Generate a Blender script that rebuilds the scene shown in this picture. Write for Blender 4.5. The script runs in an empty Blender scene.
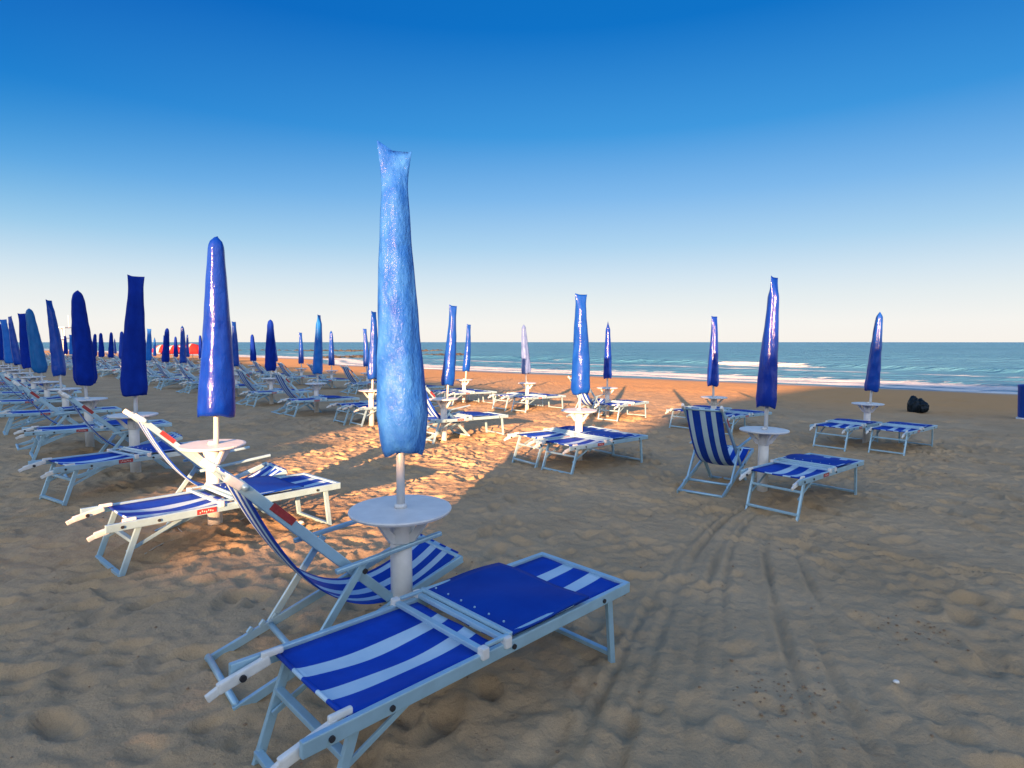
import bpy, bmesh, math, random
import numpy as np
from mathutils import Vector, Matrix
R = math.radians
sc = bpy.context.scene
col = sc.collection
random.seed(7)

# ------------------------------------------------------------------ camera
F, CX, CY, HOR = 569.0, 512.0, 384.0, 342.0
CAMH = 1.5
PITCH = math.atan((CY - HOR) / F)
cd = bpy.data.cameras.new("camera"); cd.lens = 20.0; cd.sensor_width = 36.0
cd.clip_start = 0.05; cd.clip_end = 20000
cam = bpy.data.objects.new("camera", cd); col.objects.link(cam)
cam.location = (0, 0, CAMH); cam.rotation_euler = (R(90) - PITCH, 0, 0)
sc.camera = cam

# ------------------------------------------------------------------ light
SUN_EL, SUN_AZ = 10.2, 13.0          # light travels towards 13 deg right of +Y
w = bpy.data.worlds.new("World"); sc.world = w; w.use_nodes = True
nt = w.node_tree; N = nt.nodes; L = nt.links
bg = N['Background']
sky = N.new('ShaderNodeTexSky'); sky.sky_type = 'NISHITA'; sky.sun_disc = False
sky.sun_elevation = R(SUN_EL); sky.sun_rotation = R(180 + SUN_AZ)
sky.altitude = 0; sky.air_density = 1.0; sky.dust_density = 0.3; sky.ozone_density = 1.2
# evening sky: the Nishita sky mixed with a clear-air gradient, deep blue overhead, cream at the sea horizon, brighter and warmer on the sun's side
EXPO = 2.38
tc = N.new('ShaderNodeTexCoord'); sx = N.new('ShaderNodeSeparateXYZ'); L.new(tc.outputs['Generated'], sx.inputs[0])
def sky_ramp(stops):
    r = N.new('ShaderNodeValToRGB'); e = r.color_ramp.elements; r.color_ramp.interpolation = 'B_SPLINE' if False else 'LINEAR'
    while len(e) < len(stops): e.new(.5)
    for i, (p, c) in enumerate(stops): e[i].position = p; e[i].color = (*c, 1)
    L.new(sx.outputs['Z'], r.inputs[0]); return r
front = sky_ramp([(0, (.92, .88, .83)), (.03, (.90, .89, .86)), (.075, (.76, .83, .86)), (.107, (.64, .77, .87)), (.16, (.42, .65, .86)), (.237, (.21, .48, .83)), (.33, (.045, .31, .73)), (.465, (.0, .165, .57)), (.62, (.0, .13, .48)), (1, (.09, .22, .50))])
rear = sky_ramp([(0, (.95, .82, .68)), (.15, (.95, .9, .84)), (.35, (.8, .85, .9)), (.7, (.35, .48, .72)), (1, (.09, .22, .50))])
def math_(op, a, b):
    m = N.new('ShaderNodeMath'); m.operation = op
    for k, v in enumerate((a, b)):
        if hasattr(v, 'links'): L.new(v, m.inputs[k])
        else: m.inputs[k].default_value = v
    return m.outputs[0]
dsun = math_('ADD', math_('MULTIPLY', sx.outputs['X'], -math.sin(R(SUN_AZ))), math_('MULTIPLY', sx.outputs['Y'], -math.cos(R(SUN_AZ))))
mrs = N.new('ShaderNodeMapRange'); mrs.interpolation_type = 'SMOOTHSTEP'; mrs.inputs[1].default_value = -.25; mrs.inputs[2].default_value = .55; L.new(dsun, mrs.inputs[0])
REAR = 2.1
hz = math_('DIVIDE', dsun, math_('SQRT', math_('SUBTRACT', 1.001, math_('MULTIPLY', sx.outputs['Z'], sx.outputs['Z'])), 0))
fa = N.new('ShaderNodeMapRange'); fa.inputs[1].default_value = -1.0; fa.inputs[2].default_value = -.55; L.new(hz, fa.inputs[0]); fa.inputs[3].default_value = 0; fa.inputs[4].default_value = 1
fr_ = N.new('ShaderNodeValToRGB'); fr_.color_ramp.elements[0].color = (1, 1, 1, 1); fr_.color_ramp.elements[1].color = (.12, .64, .84, 1); fz = N.new('ShaderNodeMapRange'); fz.interpolation_type = 'SMOOTHSTEP'; fz.inputs[1].default_value = .06; fz.inputs[2].default_value = .36; L.new(sx.outputs['Z'], fz.inputs[0]); L.new(math_('MULTIPLY', fa.outputs[0], fz.outputs[0]), fr_.inputs[0])
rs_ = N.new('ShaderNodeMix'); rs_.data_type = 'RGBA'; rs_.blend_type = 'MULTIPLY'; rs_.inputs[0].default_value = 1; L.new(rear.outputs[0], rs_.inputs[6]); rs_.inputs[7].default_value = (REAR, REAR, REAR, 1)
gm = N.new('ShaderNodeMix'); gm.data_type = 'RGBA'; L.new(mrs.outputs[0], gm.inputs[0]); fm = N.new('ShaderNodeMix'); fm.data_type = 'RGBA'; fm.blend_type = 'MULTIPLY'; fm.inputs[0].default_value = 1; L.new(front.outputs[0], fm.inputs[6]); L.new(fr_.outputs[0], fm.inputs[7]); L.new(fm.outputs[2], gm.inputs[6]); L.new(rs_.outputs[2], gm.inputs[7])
g2 = N.new('ShaderNodeMix'); g2.data_type = 'RGBA'; g2.blend_type = 'MULTIPLY'; g2.inputs[0].default_value = 1; k_ = 1 / 2 ** EXPO / .12; L.new(gm.outputs[2], g2.inputs[6]); g2.inputs[7].default_value = (k_, k_, k_, 1)
g3 = N.new('ShaderNodeMix'); g3.data_type = 'RGBA'; g3.inputs[0].default_value = .006; L.new(g2.outputs[2], g3.inputs[6]); L.new(sky.outputs[0], g3.inputs[7])
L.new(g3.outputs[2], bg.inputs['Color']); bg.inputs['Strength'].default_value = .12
sd = bpy.data.lights.new("sun", 'SUN'); sd.energy = 5.0; sd.angle = R(0.5); sd.color = (1.0, 0.52, 0.24)
so = bpy.data.objects.new("sun", sd); col.objects.link(so)
so.rotation_euler = Vector((math.sin(R(SUN_AZ)) * math.cos(R(SUN_EL)), math.cos(R(SUN_AZ)) * math.cos(R(SUN_EL)), -math.sin(R(SUN_EL)))).to_track_quat('-Z', 'Y').to_euler()
sc.view_settings.view_transform = 'Standard'; sc.view_settings.look = 'None'
sc.view_settings.gamma = 1; sc.view_settings.exposure = EXPO
sc.cycles.max_bounces = 6

# ------------------------------------------------------------------ terrain shape
def sstep(a, b, v):
    t = np.clip((v - a) / (b - a), 0, 1); return t * t * (3 - 2 * t)
def dplane(x, y):                    # drop of the beach below the camera's ground
    d = 0.0168 * x + 0.0211 * y
    d = d - 0.27 * sstep(55, 80, y) * (1 - sstep(-30, -14, x))
    return d
def ground(x, y):
    d = dplane(x, y)
    d = np.where(y < -5, 0.0168 * np.clip(x, -40, 40) - 0.1 + 0 * y, d) if isinstance(d, np.ndarray) else d
    return -d
def shore_s(x, y): return (dplane(x, y) - 1.0) / 0.027
WATER = -1.0

ct, st = math.cos(PITCH), math.sin(PITCH)
def ray(px, py):
    u = (px - CX) / F; v = (CY - py) / F
    return Vector((u, ct + v * st, -st + v * ct))
def at(px, py, h=0.0):               # point at height h above the sand seen at that place of the photo
    d = ray(px, py); k = 5.0
    for _ in range(60):
        g = float(ground(d.x * k, d.y * k)) + h
        k = 0.5 * k + 0.5 * min(max((g - CAMH) / d.z, 0.5), 300) if d.z < -1e-4 else 300
    return Vector((d.x * k, d.y * k, float(ground(d.x * k, d.y * k))))
def on(x, y): return Vector((x, y, float(ground(x, y))))

# ------------------------------------------------------------------ noise
def vnoise(x, y, seed=0):
    xi = np.floor(x).astype(np.int64); yi = np.floor(y).astype(np.int64)
    xf = x - xi; yf = y - yi
    def h(a, b):
        n = (a * 374761393 + b * 668265263 + seed * 982451653) & 0x7fffffff
        n = ((n ^ (n >> 13)) * 1274126177) & 0x7fffffff
        return ((n ^ (n >> 16)) & 0xffff) / 65535.0
    u = xf * xf * xf * (xf * (xf * 6 - 15) + 10); v = yf * yf * yf * (yf * (yf * 6 - 15) + 10)
    return (h(xi, yi) * (1 - u) + h(xi + 1, yi) * u) * (1 - v) + (h(xi, yi + 1) * (1 - u) + h(xi + 1, yi + 1) * u) * v
def fbm(x, y, o=4, seed=0):
    s = 0; a = 1; t = 0
    for i in range(o):
        s = s + a * vnoise(x * 2 ** i + 17.3 * i, y * 2 ** i - 9.1 * i, seed + i); t += a; a *= 0.5
    return s / t * 2 - 1

# ------------------------------------------------------------------ materials
def mat(name):
    m = bpy.data.materials.new(name); m.use_nodes = True
    return m, m.node_tree.nodes, m.node_tree.links, m.node_tree.nodes['Principled BSDF']
def noise(N, L, scale, detail=4, rough=.55, vec=None):
    n = N.new('ShaderNodeTexNoise'); n.inputs['Scale'].default_value = scale
    n.inputs['Detail'].default_value = detail; n.inputs['Roughness'].default_value = rough
    if vec is not None: L.new(vec, n.inputs['Vector'])
    return n
def ramp(N, L, src, stops):
    r = N.new('ShaderNodeValToRGB'); e = r.color_ramp.elements
    while len(e) < len(stops): e.new(0.5)
    for i, (p, c) in enumerate(stops):
        e[i].position = p; e[i].color = (*c, 1) if len(c) == 3 else c
    L.new(src, r.inputs[0]); return r
def bump(N, L, src, strength, dist, prev=None):
    b = N.new('ShaderNodeBump'); b.inputs['Strength'].default_value = strength; b.inputs['Distance'].default_value = dist
    L.new(src, b.inputs['Height'])
    if prev is not None: L.new(prev, b.inputs['Normal'])
    return b
def objco(N, L, scale=(1, 1, 1)):
    t = N.new('ShaderNodeTexCoord'); mp = N.new('ShaderNodeMapping'); mp.inputs['Scale'].default_value = scale
    L.new(t.outputs['Object'], mp.inputs[0]); return mp.outputs[0]

def simple(name, c, rough=.5, metal=0., var=.12, nscale=12, bumps=0.0, spec=.5, coat=0.):
    m, N, L, p = mat(name)
    v = objco(N, L)
    n = noise(N, L, nscale, 5, .6, v)
    lo = tuple(x * (1 - var) for x in c); hi = tuple(min(1, x * (1 + var)) for x in c)
    r = ramp(N, L, n.outputs[0], [(.3, lo), (.7, hi)])
    L.new(r.outputs[0], p.inputs['Base Color'])
    p.inputs['Roughness'].default_value = rough; p.inputs['Metallic'].default_value = metal
    p.inputs['Specular IOR Level'].default_value = spec; p.inputs['Coat Weight'].default_value = coat
    if bumps:
        b = bump(N, L, noise(N, L, nscale * 8, 4, .6, v).outputs[0], bumps, .002); L.new(b.outputs[0], p.inputs['Normal'])
    return m
M = {}
M['alu'] = simple('painted_aluminium', (.33, .52, .64), .38, .35, .10, 9, .15)
M['white'] = simple('white_plastic', (.64, .64, .63), .42, 0, .07, 14, .1)
M['dirty_white'] = simple('worn_white_plastic', (.70, .70, .67), .5, 0, .12, 20, .15)
M['pole'] = simple('pole_paint', (.66, .66, .65), .35, .3, .08, 6)
M['red'] = simple('red_label', (.30, .03, .035), .4, 0, .3, 60)
M['dark'] = simple('dark_rubber', (.02, .02, .025), .5)
M['cord'] = simple('cord', (.55, .52, .45), .8)
M['ink'] = simple('label_print', (.75, .5, .45), .5)

def stripes(name, half, edges):
    # lengthwise stripes; edges = list of (lo, hi) in 0..1 of the width that are light
    m, N, L, p = mat(name)
    v = objco(N, L)
    s = N.new('ShaderNodeSeparateXYZ'); L.new(v, s.inputs[0])
    mr = N.new('ShaderNodeMapRange'); mr.inputs[1].default_value = -half; mr.inputs[2].default_value = half
    L.new(s.outputs['Y'], mr.inputs[0])
    stops = [(0, (0, 0, 0))]
    r = N.new('ShaderNodeValToRGB'); r.color_ramp.interpolation = 'CONSTANT'
    e = r.color_ramp.elements
    pts = [(0.0, 0)]
    for a, b in edges: pts += [(a, 1), (b, 0)]
    while len(e) < len(pts): e.new(.5)
    for i, (q, c) in enumerate(pts): e[i].position = q; e[i].color = (c, c, c, 1)
    L.new(mr.outputs[0], r.inputs[0])
    n = noise(N, L, 7, 5, .6, v)
    blue = ramp(N, L, n.outputs[0], [(.25, (.001, .032, .30)), (.75, (.004, .058, .44))])
    pale = ramp(N, L, n.outputs[0], [(.25, (.36, .54, .68)), (.75, (.50, .64, .74))])
    mx = N.new('ShaderNodeMix'); mx.data_type = 'RGBA'
    L.new(r.outputs[0], mx.inputs[0]); L.new(blue.outputs[0], mx.inputs[6]); L.new(pale.outputs[0], mx.inputs[7])
    L.new(mx.outputs[2], p.inputs['Base Color']); p.inputs['Roughness'].default_value = .65
    p.inputs['Specular IOR Level'].default_value = .25
    b2 = bump(N, L, noise(N, L, 14, 3, .5, v).outputs[0], .25, .006); L.new(b2.outputs[0], p.inputs['Normal'])
    return m
M['bed_fabric'] = stripes('striped_mesh_fabric', .26, [(.24, .38), (.58, .72)])
M['chair_fabric'] = stripes('striped_canvas', .215, [(.20, .32), (.46, .60), (.80, .90)])
def fabric_plain():
    m, N, L, p = mat('plain_blue_canvas'); v = objco(N, L)
    n = noise(N, L, 6, 5, .6, v)
    r = ramp(N, L, n.outputs[0], [(.25, (.0, .030, .26)), (.75, (.001, .045, .33))])
    L.new(r.outputs[0], p.inputs['Base Color']); p.inputs['Roughness'].default_value = .75
    p.inputs['Specular IOR Level'].default_value = .2

    return m
M['shade_fabric'] = fabric_plain()

def cover_mat(name, lo, hi, rough, coat, wr, transl=0., weave=0.):
    m, N, L, p = mat(name)
    v = objco(N, L, (1, 1, .55))
    big = noise(N, L, 9, 6, .65, v)
    r = ramp(N, L, big.outputs[0], [(.3, lo), (.7, hi)])
    L.new(r.outputs[0], p.inputs['Base Color'])
    p.inputs['Roughness'].default_value = rough; p.inputs['Coat Weight'].default_value = coat; p.inputs['Coat Roughness'].default_value = .14
    p.inputs['Specular IOR Level'].default_value = .12
    b = bump(N, L, noise(N, L, 16, 4, .6, v).outputs[0], wr, .015)
    b2 = bump(N, L, noise(N, L, 75, 4, .6, v).outputs[0], wr * .7, .006, b.outputs[0])
    last = b2
    if weave:
        c = N.new('ShaderNodeTexChecker'); c.inputs['Scale'].default_value = 260; L.new(objco(N, L), c.inputs[0])
        last = bump(N, L, c.outputs['Fac'], weave, .001, b2.outputs[0])
    L.new(last.outputs[0], p.inputs['Normal']); L.new(last.outputs[0], p.inputs['Coat Normal'])
    if transl:
        t = N.new('ShaderNodeBsdfTranslucent'); L.new(r.outputs[0], t.inputs[0])
        ms = N.new('ShaderNodeMixShader'); ms.inputs[0].default_value = transl
        L.new(p.outputs[0], ms.inputs[1]); L.new(t.outputs[0], ms.inputs[2]); L.new(ms.outputs[0], N['Material Output'].inputs[0])
    return m
M['cover_tarp'] = cover_mat('pale_blue_tarpaulin', (.001, .055, .38), (.035, .170, .55), .6, .12, .9, .15, .3)
M['cover_gloss'] = cover_mat('glossy_blue_vinyl', (.0005, .018, .23), (.001, .034, .33), .45, .45, .5)
M['cover_navy'] = cover_mat('navy_canvas', (.001, .016, .20), (.002, .028, .30), .85, 0, .3)
M['cover_mid'] = cover_mat('mid_blue_vinyl', (.001, .032, .26), (.004, .062, .36), .5, .3, .5)
M['cover_teal'] = cover_mat('faded_teal_blue_vinyl', (.004, .085, .28), (.012, .13, .36), .5, .1, .5)
M['cover_sky'] = cover_mat('sky_blue_vinyl', (.004, .09, .42), (.010, .15, .52), .5, .1, .5)
M['cover_pale'] = cover_mat('pale_grey_lilac_vinyl', (.06, .11, .30), (.12, .19, .42), .5, .1, .5)

def sand_mat():
    m, N, L, p = mat('sand'); t = N.new('ShaderNodeTexCoord'); v = t.outputs['Object']
    a = N.new('ShaderNodeAttribute'); a.attribute_name = 'wet'
    n1 = noise(N, L, .9, 6, .6, v); n2 = noise(N, L, 30, 4, .7, v); n3 = noise(N, L, 400, 2, .7, v)
    c1 = ramp(N, L, n1.outputs[0], [(.3, (.39, .272, .155)), (.7, (.52, .365, .215))])
    c2 = ramp(N, L, n3.outputs[0], [(.3, (.55, .52, .48)), (.5, (.95, .95, .95)), (.75, (1.12, 1.1, 1.05))])
    mx = N.new('ShaderNodeMix'); mx.data_type = 'RGBA'; mx.blend_type = 'MULTIPLY'; mx.inputs[0].default_value = .75
    L.new(c1.outputs[0], mx.inputs[6]); L.new(c2.outputs[0], mx.inputs[7])
    # darker clods here and there
    n4 = noise(N, L, 2.3, 6, .7, v)
    f = ramp(N, L, n4.outputs[0], [(.60, (0, 0, 0)), (.72, (1, 1, 1))])
    mf = N.new('ShaderNodeMath'); mf.operation = 'MULTIPLY'; mf.inputs[1].default_value = .5; L.new(f.outputs[0], mf.inputs[0])
    m2 = N.new('ShaderNodeMix'); m2.data_type = 'RGBA'; L.new(mf.outputs[0], m2.inputs[0])
    L.new(mx.outputs[2], m2.inputs[6]); m2.inputs[7].default_value = (.20, .115, .06, 1)
    ad = N.new('ShaderNodeAttribute'); ad.attribute_name = 'damp_sunlit'
    md = N.new('ShaderNodeMix'); md.data_type = 'RGBA'; L.new(ad.outputs['Fac'], md.inputs[0]); L.new(m2.outputs[2], md.inputs[6]); md.inputs[7].default_value = (.52, .28, .11, 1); m2 = md  # compact damp sand, with the low sun's orange painted into its colour
    m3 = N.new('ShaderNodeMix'); m3.data_type = 'RGBA'; L.new(a.outputs['Fac'], m3.inputs[0])
    L.new(m2.outputs[2], m3.inputs[6]); m3.inputs[7].default_value = (.34, .19, .085, 1)
    L.new(m3.outputs[2], p.inputs['Base Color'])
    rr = N.new('ShaderNodeMapRange'); rr.inputs[3].default_value = .95; rr.inputs[4].default_value = .35
    L.new(a.outputs['Fac'], rr.inputs[0]); L.new(rr.outputs[0], p.inputs['Roughness'])
    p.inputs['Specular IOR Level'].default_value = .25
    n6 = noise(N, L, 11, 5, .65, v)
    b0 = bump(N, L, n6.outputs[0], .55, .03)
    b = bump(N, L, n2.outputs[0], .5, .02, b0.outputs[0])
    iv = N.new('ShaderNodeMath'); iv.operation = 'SUBTRACT'; iv.inputs[0].default_value = 1; L.new(a.outputs['Fac'], iv.inputs[1])
    s5 = N.new('ShaderNodeMath'); s5.operation = 'MULTIPLY'; s5.inputs[1].default_value = .38; L.new(iv.outputs[0], s5.inputs[0]); L.new(s5.outputs[0], b.inputs['Strength'])
    b2 = bump(N, L, n3.outputs[0], .35, .003, b.outputs[0]); L.new(b2.outputs[0], p.inputs['Normal'])
    return m
M['sand'] = sand_mat()

def sea_mat():
    m, N, L, p = mat('sea_water'); t = N.new('ShaderNodeTexCoord')
    a = N.new('ShaderNodeAttribute'); a.attribute_name = 'foam'
    mp = N.new('ShaderNodeMapping'); mp.inputs['Rotation'].default_value = (0, 0, R(-38)); mp.inputs['Scale'].default_value = (1, .35, 1)
    mp.inputs['Rotation'].default_value = (0, 0, R(38)); mp.inputs['Scale'].default_value = (.35, 1, 1)
    L.new(t.outputs['Object'], mp.inputs[0])
    n1 = noise(N, L, .35, 6, .65, mp.outputs[0]); n2 = noise(N, L, 1.6, 6, .6, mp.outputs[0]); n3 = noise(N, L, .05, 3, .5, mp.outputs[0])
    nf = noise(N, L, 1.3, 8, .7, mp.outputs[0])
    base = ramp(N, L, n3.outputs[0], [(.35, (.05, .195, .33)), (.65, (.075, .24, .38))])
    # foam = attribute against noise
    ad = N.new('ShaderNodeMath'); ad.operation = 'ADD'; L.new(a.outputs['Fac'], ad.inputs[0]); L.new(nf.outputs[0], ad.inputs[1])
    fr = ramp(N, L, ad.outputs[0], [(.88, (0, 0, 0)), (1.0, (1, 1, 1))])
    fr.color_ramp.elements[0].position = .80
    mx = N.new('ShaderNodeMix'); mx.data_type = 'RGBA'; L.new(fr.outputs[0], mx.inputs[0]); L.new(base.outputs[0], mx.inputs[6]); mx.inputs[7].default_value = (.70, .72, .72, 1)
    L.new(mx.outputs[2], p.inputs['Base Color'])
    rr = N.new('ShaderNodeMapRange'); rr.inputs[3].default_value = .40; rr.inputs[4].default_value = .8
    L.new(fr.outputs[0], rr.inputs[0]); L.new(rr.outputs[0], p.inputs['Roughness'])
    p.inputs['IOR'].default_value = 1.33; p.inputs['Specular IOR Level'].default_value = .28
    b = bump(N, L, n1.outputs[0], 1.0, 2.2); b2 = bump(N, L, n2.outputs[0], .8, .4, b.outputs[0]); L.new(b2.outputs[0], p.inputs['Normal'])
    return m
M['sea'] = sea_mat()

# ------------------------------------------------------------------ object helpers
def tag(o, label=None, cat=None, group=None, kind=None):
    if label: o['label'] = label
    if cat: o['category'] = cat
    if group: o['group'] = group
    if kind: o['kind'] = kind
    return o
def empty(name, loc=(0, 0, 0), rz=0):
    o = bpy.data.objects.new(name, None); col.objects.link(o); o.location = loc; o.rotation_euler = (0, 0, rz)
    o.empty_display_size = .1; return o
def from_bm(name, bm, m, parent=None, smooth=False):
    me = bpy.data.meshes.new(name); bm.to_mesh(me); bm.free(); me.materials.append(m)
    if smooth: me.shade_smooth()
    o = bpy.data.objects.new(name, me); col.objects.link(o)
    if parent: o.parent = parent
    return o
def box(bm, c, size, rot=None, bev=.003):
    r = bmesh.ops.create_cube(bm, size=1)
    vs = r['verts']
    mtx = Matrix.Translation(c) @ (rot.to_4x4() if rot is not None else Matrix()) @ Matrix.Diagonal((*size, 1))
    bmesh.ops.transform(bm, matrix=mtx, verts=vs)
    if bev:
        es = list({e for v in vs for e in v.link_edges})
        bmesh.ops.bevel(bm, geom=es, offset=bev, segments=2, affect='EDGES', profile=.6)
def bar(bm, a, b, wy, wz, bev=.004):  # rectangular section bar from a to b; wy = thickness sideways, wz = depth
    a = Vector(a); b = Vector(b); d = b - a
    q = d.to_track_quat('X', 'Z').to_matrix()
    box(bm, (a + b) / 2, (d.length, wy, wz), q, bev)
def tube(bm, pts, r, seg=10, cap=True):
    pts = [Vector(p) for p in pts]; rings = []
    for i, p in enumerate(pts):
        d = (pts[min(i + 1, len(pts) - 1)] - pts[max(i - 1, 0)]).normalized()
        s = d.cross(Vector((0, 0, 1)));
        if s.length < .05: s = Vector((1, 0, 0))
        s.normalize(); t = s.cross(d)
        rr = r[i] if isinstance(r, (list, tuple)) else r
        rings.append([bm.verts.new(p + (s * math.cos(k * 2 * math.pi / seg) + t * math.sin(k * 2 * math.pi / seg)) * rr) for k in range(seg)])
    for i in range(len(rings) - 1):
        for k in range(seg):
            bm.faces.new((rings[i][k], rings[i][(k + 1) % seg], rings[i + 1][(k + 1) % seg], rings[i + 1][k]))
    if cap:
        bm.faces.new(rings[0][::-1]); bm.faces.new(rings[-1])
def lathe(bm, prof, seg=32):
    rings = [[bm.verts.new((r * math.cos(k * 2 * math.pi / seg), r * math.sin(k * 2 * math.pi / seg), z)) for k in range(seg)] for r, z in prof]
    for i in range(len(rings) - 1):
        for k in range(seg):
            bm.faces.new((rings[i][k], rings[i][(k + 1) % seg], rings[i + 1][(k + 1) % seg], rings[i + 1][k]))
    bm.faces.new(rings[0][::-1]); bm.faces.new(rings[-1])
def sheet(bm, P, th):                  # closed thin sheet from a grid of points
    A = np.array(P, float); n, m = A.shape[:2]
    du = np.gradient(A, axis=0); dv = np.gradient(A, axis=1); nn = np.cross(du, dv); nn /= np.linalg.norm(nn, axis=-1, keepdims=True)
    B = A - nn * th
    a = [[bm.verts.new(A[i, j]) for j in range(m)] for i in range(n)]; b = [[bm.verts.new(B[i, j]) for j in range(m)] for i in range(n)]
    for i in range(n - 1):
        for j in range(m - 1):
            bm.faces.new((a[i][j], a[i + 1][j], a[i + 1][j + 1], a[i][j + 1])); bm.faces.new((b[i][j], b[i][j + 1], b[i + 1][j + 1], b[i + 1][j]))
    for i in range(n - 1):
        bm.faces.new((a[i][0], b[i][0], b[i + 1][0], a[i + 1][0])); bm.faces.new((a[i][m - 1], a[i + 1][m - 1], b[i + 1][m - 1], b[i][m - 1]))
    for j in range(m - 1):
        bm.faces.new((a[0][j], a[0][j + 1], b[0][j + 1], b[0][j])); bm.faces.new((a[n - 1][j], b[n - 1][j], b[n - 1][j + 1], a[n - 1][j + 1]))
KIDS = {}
def reg(root):
    KIDS[root.name] = True
def children(o): return [c for c in bpy.data.objects if c.parent == o]
def tree_of(o): return (o, [tree_of(c) for c in children(o)])
def copy_tree(t, parent=None):
    o, ch = t; c = o.copy(); col.objects.link(c); c.parent = parent
    for k in ch: copy_tree(k, c)
    return c

# ------------------------------------------------------------------ ground mesh
def graded(lo, hi, a, b, step, grow, mx=40):
    mid = list(np.arange(a, b, step)); s = step; up = [b]
    while up[-1] < hi: s = min(s * grow, mx); up.append(up[-1] + s)
    s = step; dn = [a]
    while dn[-1] > lo: s = min(s * grow, mx); dn.append(dn[-1] - s)
    return np.array(dn[1:][::-1] + mid + up)
def grid_obj(name, xs, ys, Z, m, attrs={}):
    ny, nx = len(ys), len(xs)
    X, Y = np.meshgrid(xs, ys)
    co = np.stack([X, Y, Z], -1).reshape(-1, 3).astype(np.float32)
    i = np.arange(nx * ny).reshape(ny, nx)
    q = np.stack([i[:-1, :-1], i[:-1, 1:], i[1:, 1:], i[1:, :-1]], -1).reshape(-1, 4).astype(np.int32)
    me = bpy.data.meshes.new(name); me.vertices.add(len(co)); me.vertices.foreach_set('co', co.ravel())
    me.loops.add(q.size); me.loops.foreach_set('vertex_index', q.ravel())
    me.polygons.add(len(q)); me.polygons.foreach_set('loop_start', np.arange(0, q.size, 4, dtype=np.int32))
    me.update(calc_edges=True); me.shade_smooth()
    for k, vals in attrs.items():
        at_ = me.attributes.new(k, 'FLOAT', 'POINT'); at_.data.foreach_set('value', vals.astype(np.float32).ravel())
    me.materials.append(m)
    o = bpy.data.objects.new(name, me); col.objects.link(o); return o

xs = graded(-260, 260, -7.5, 8.5, .022, 1.035); ys = graded(-90, 160, .9, 9.5, .022, 1.022)
X, Y = np.meshgrid(xs, ys)
Zm = ground(X, Y)
S = shore_s(X, Y)
dry = 1 - sstep(-7.0, -3.0, S + fbm(X * .15, Y * .15, 3, 5) * 1.5)      # smooth near the water
near = 1 - sstep(30, 60, np.hypot(X, Y))
wx = fbm(X * .6, Y * .6, 3, 31) * .5; wy = fbm(X * .6, Y * .6, 3, 41) * .5
Z = Zm + fbm(X * .35, Y * .35, 3, 1) * .045 * dry
Z += fbm((X + wx) * 1.5, (Y + wy) * 1.5, 3, 2) * .018 * dry
def ridged(x, y, o, seed): return 1 - np.abs(fbm(x, y, o, seed)) * 1.6
ra, rb = X * .82 - Y * .57, X * .57 + Y * .82            # wind and drag grain runs obliquely
wx2 = wx + fbm(X * 2.4, Y * 2.4, 2, 61) * .16; wy2 = wy + fbm(X * 2.4, Y * 2.4, 2, 62) * .16
Z += (np.clip(ridged((ra + wx2) * 1.6, (rb + wy2) * 3.2, 3, 3), 0, 1) ** 4) * .010 * dry
Z += (np.clip(ridged((ra - wy2) * 4.2, (rb + wx2) * 6.5, 3, 13), 0, 1) ** 4) * .010 * dry
Z += fbm(X * 12, Y * 12, 3, 4) * .006 * dry
Z += (np.clip(ridged((ra + wy2 * 1.5) * 8, (rb - wx2 * 1.5) * 11, 2, 23), 0, 1) ** 3) * .0105 * dry
Z += fbm(X * 5, Y * 5, 2, 14) * .004 * dry
clod = sstep(.15, .5, fbm(X * 1.3, Y * 1.3, 3, 91)); Z += fbm(X * 22, Y * 22, 2, 92) * .010 * clod * dry
# footprints and hollows
rng = np.random.default_rng(3)
def stamp(cx, cy, rx, ry, ang, depth, rim=.35):
    rad = max(rx, ry) * 2.4
    i0, i1 = np.searchsorted(xs, [cx - rad, cx + rad]); j0, j1 = np.searchsorted(ys, [cy - rad, cy + rad])
    if i1 - i0 < 2 or j1 - j0 < 2: return
    x = X[j0:j1, i0:i1] - cx; y = Y[j0:j1, i0:i1] - cy
    u = (x * math.cos(ang) + y * math.sin(ang)) / rx; v = (-x * math.sin(ang) + y * math.cos(ang)) / ry
    r2 = u * u + v * v
    Z[j0:j1, i0:i1] += (-depth * .85 * np.exp(-r2 ** 2.2 * .8) + depth * .7 * rim * np.exp(-(np.sqrt(r2) - 1.35) ** 2 * 6)) * dry[j0:j1, i0:i1]
for k in range(3000):
    cy = 0.8 + 14 * rng.random() ** 1.1; cx = rng.uniform(-1.15, 1.15) * (cy + 1.5)
    if cx < -.2 and rng.random() < .45: continue
    if abs(cx - (.34 + cy * .30)) < .5 and cy < 5 and rng.random() < .7: continue
    sz = rng.uniform(.035, .08)
    stamp(cx, cy, sz * rng.uniform(1.3, 2.2), sz, rng.uniform(0, 3.14), rng.uniform(.012, .035))
for k in range(2200):                                   # far ones
    cy = 10 + 22 * rng.random(); cx = rng.uniform(-1.0, 1.0) * cy
    stamp(cx, cy, rng.uniform(.15, .3), rng.uniform(.1, .18), rng.uniform(0, 3.14), rng.uniform(.02, .05))
# walking lines of footprints
for k in range(44):
    a = rng.uniform(0, 6.28); px_, py_ = rng.uniform(-3, 8), rng.uniform(1.5, 10)
    for q in range(22):
        a += rng.normal(0, .08); px_ += math.cos(a) * .36; py_ += math.sin(a) * .36; sd_ = (-1) ** q * .08
        stamp(px_ - math.sin(a) * sd_, py_ + math.cos(a) * sd_, .13, .055, a, .042, .5)
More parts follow.
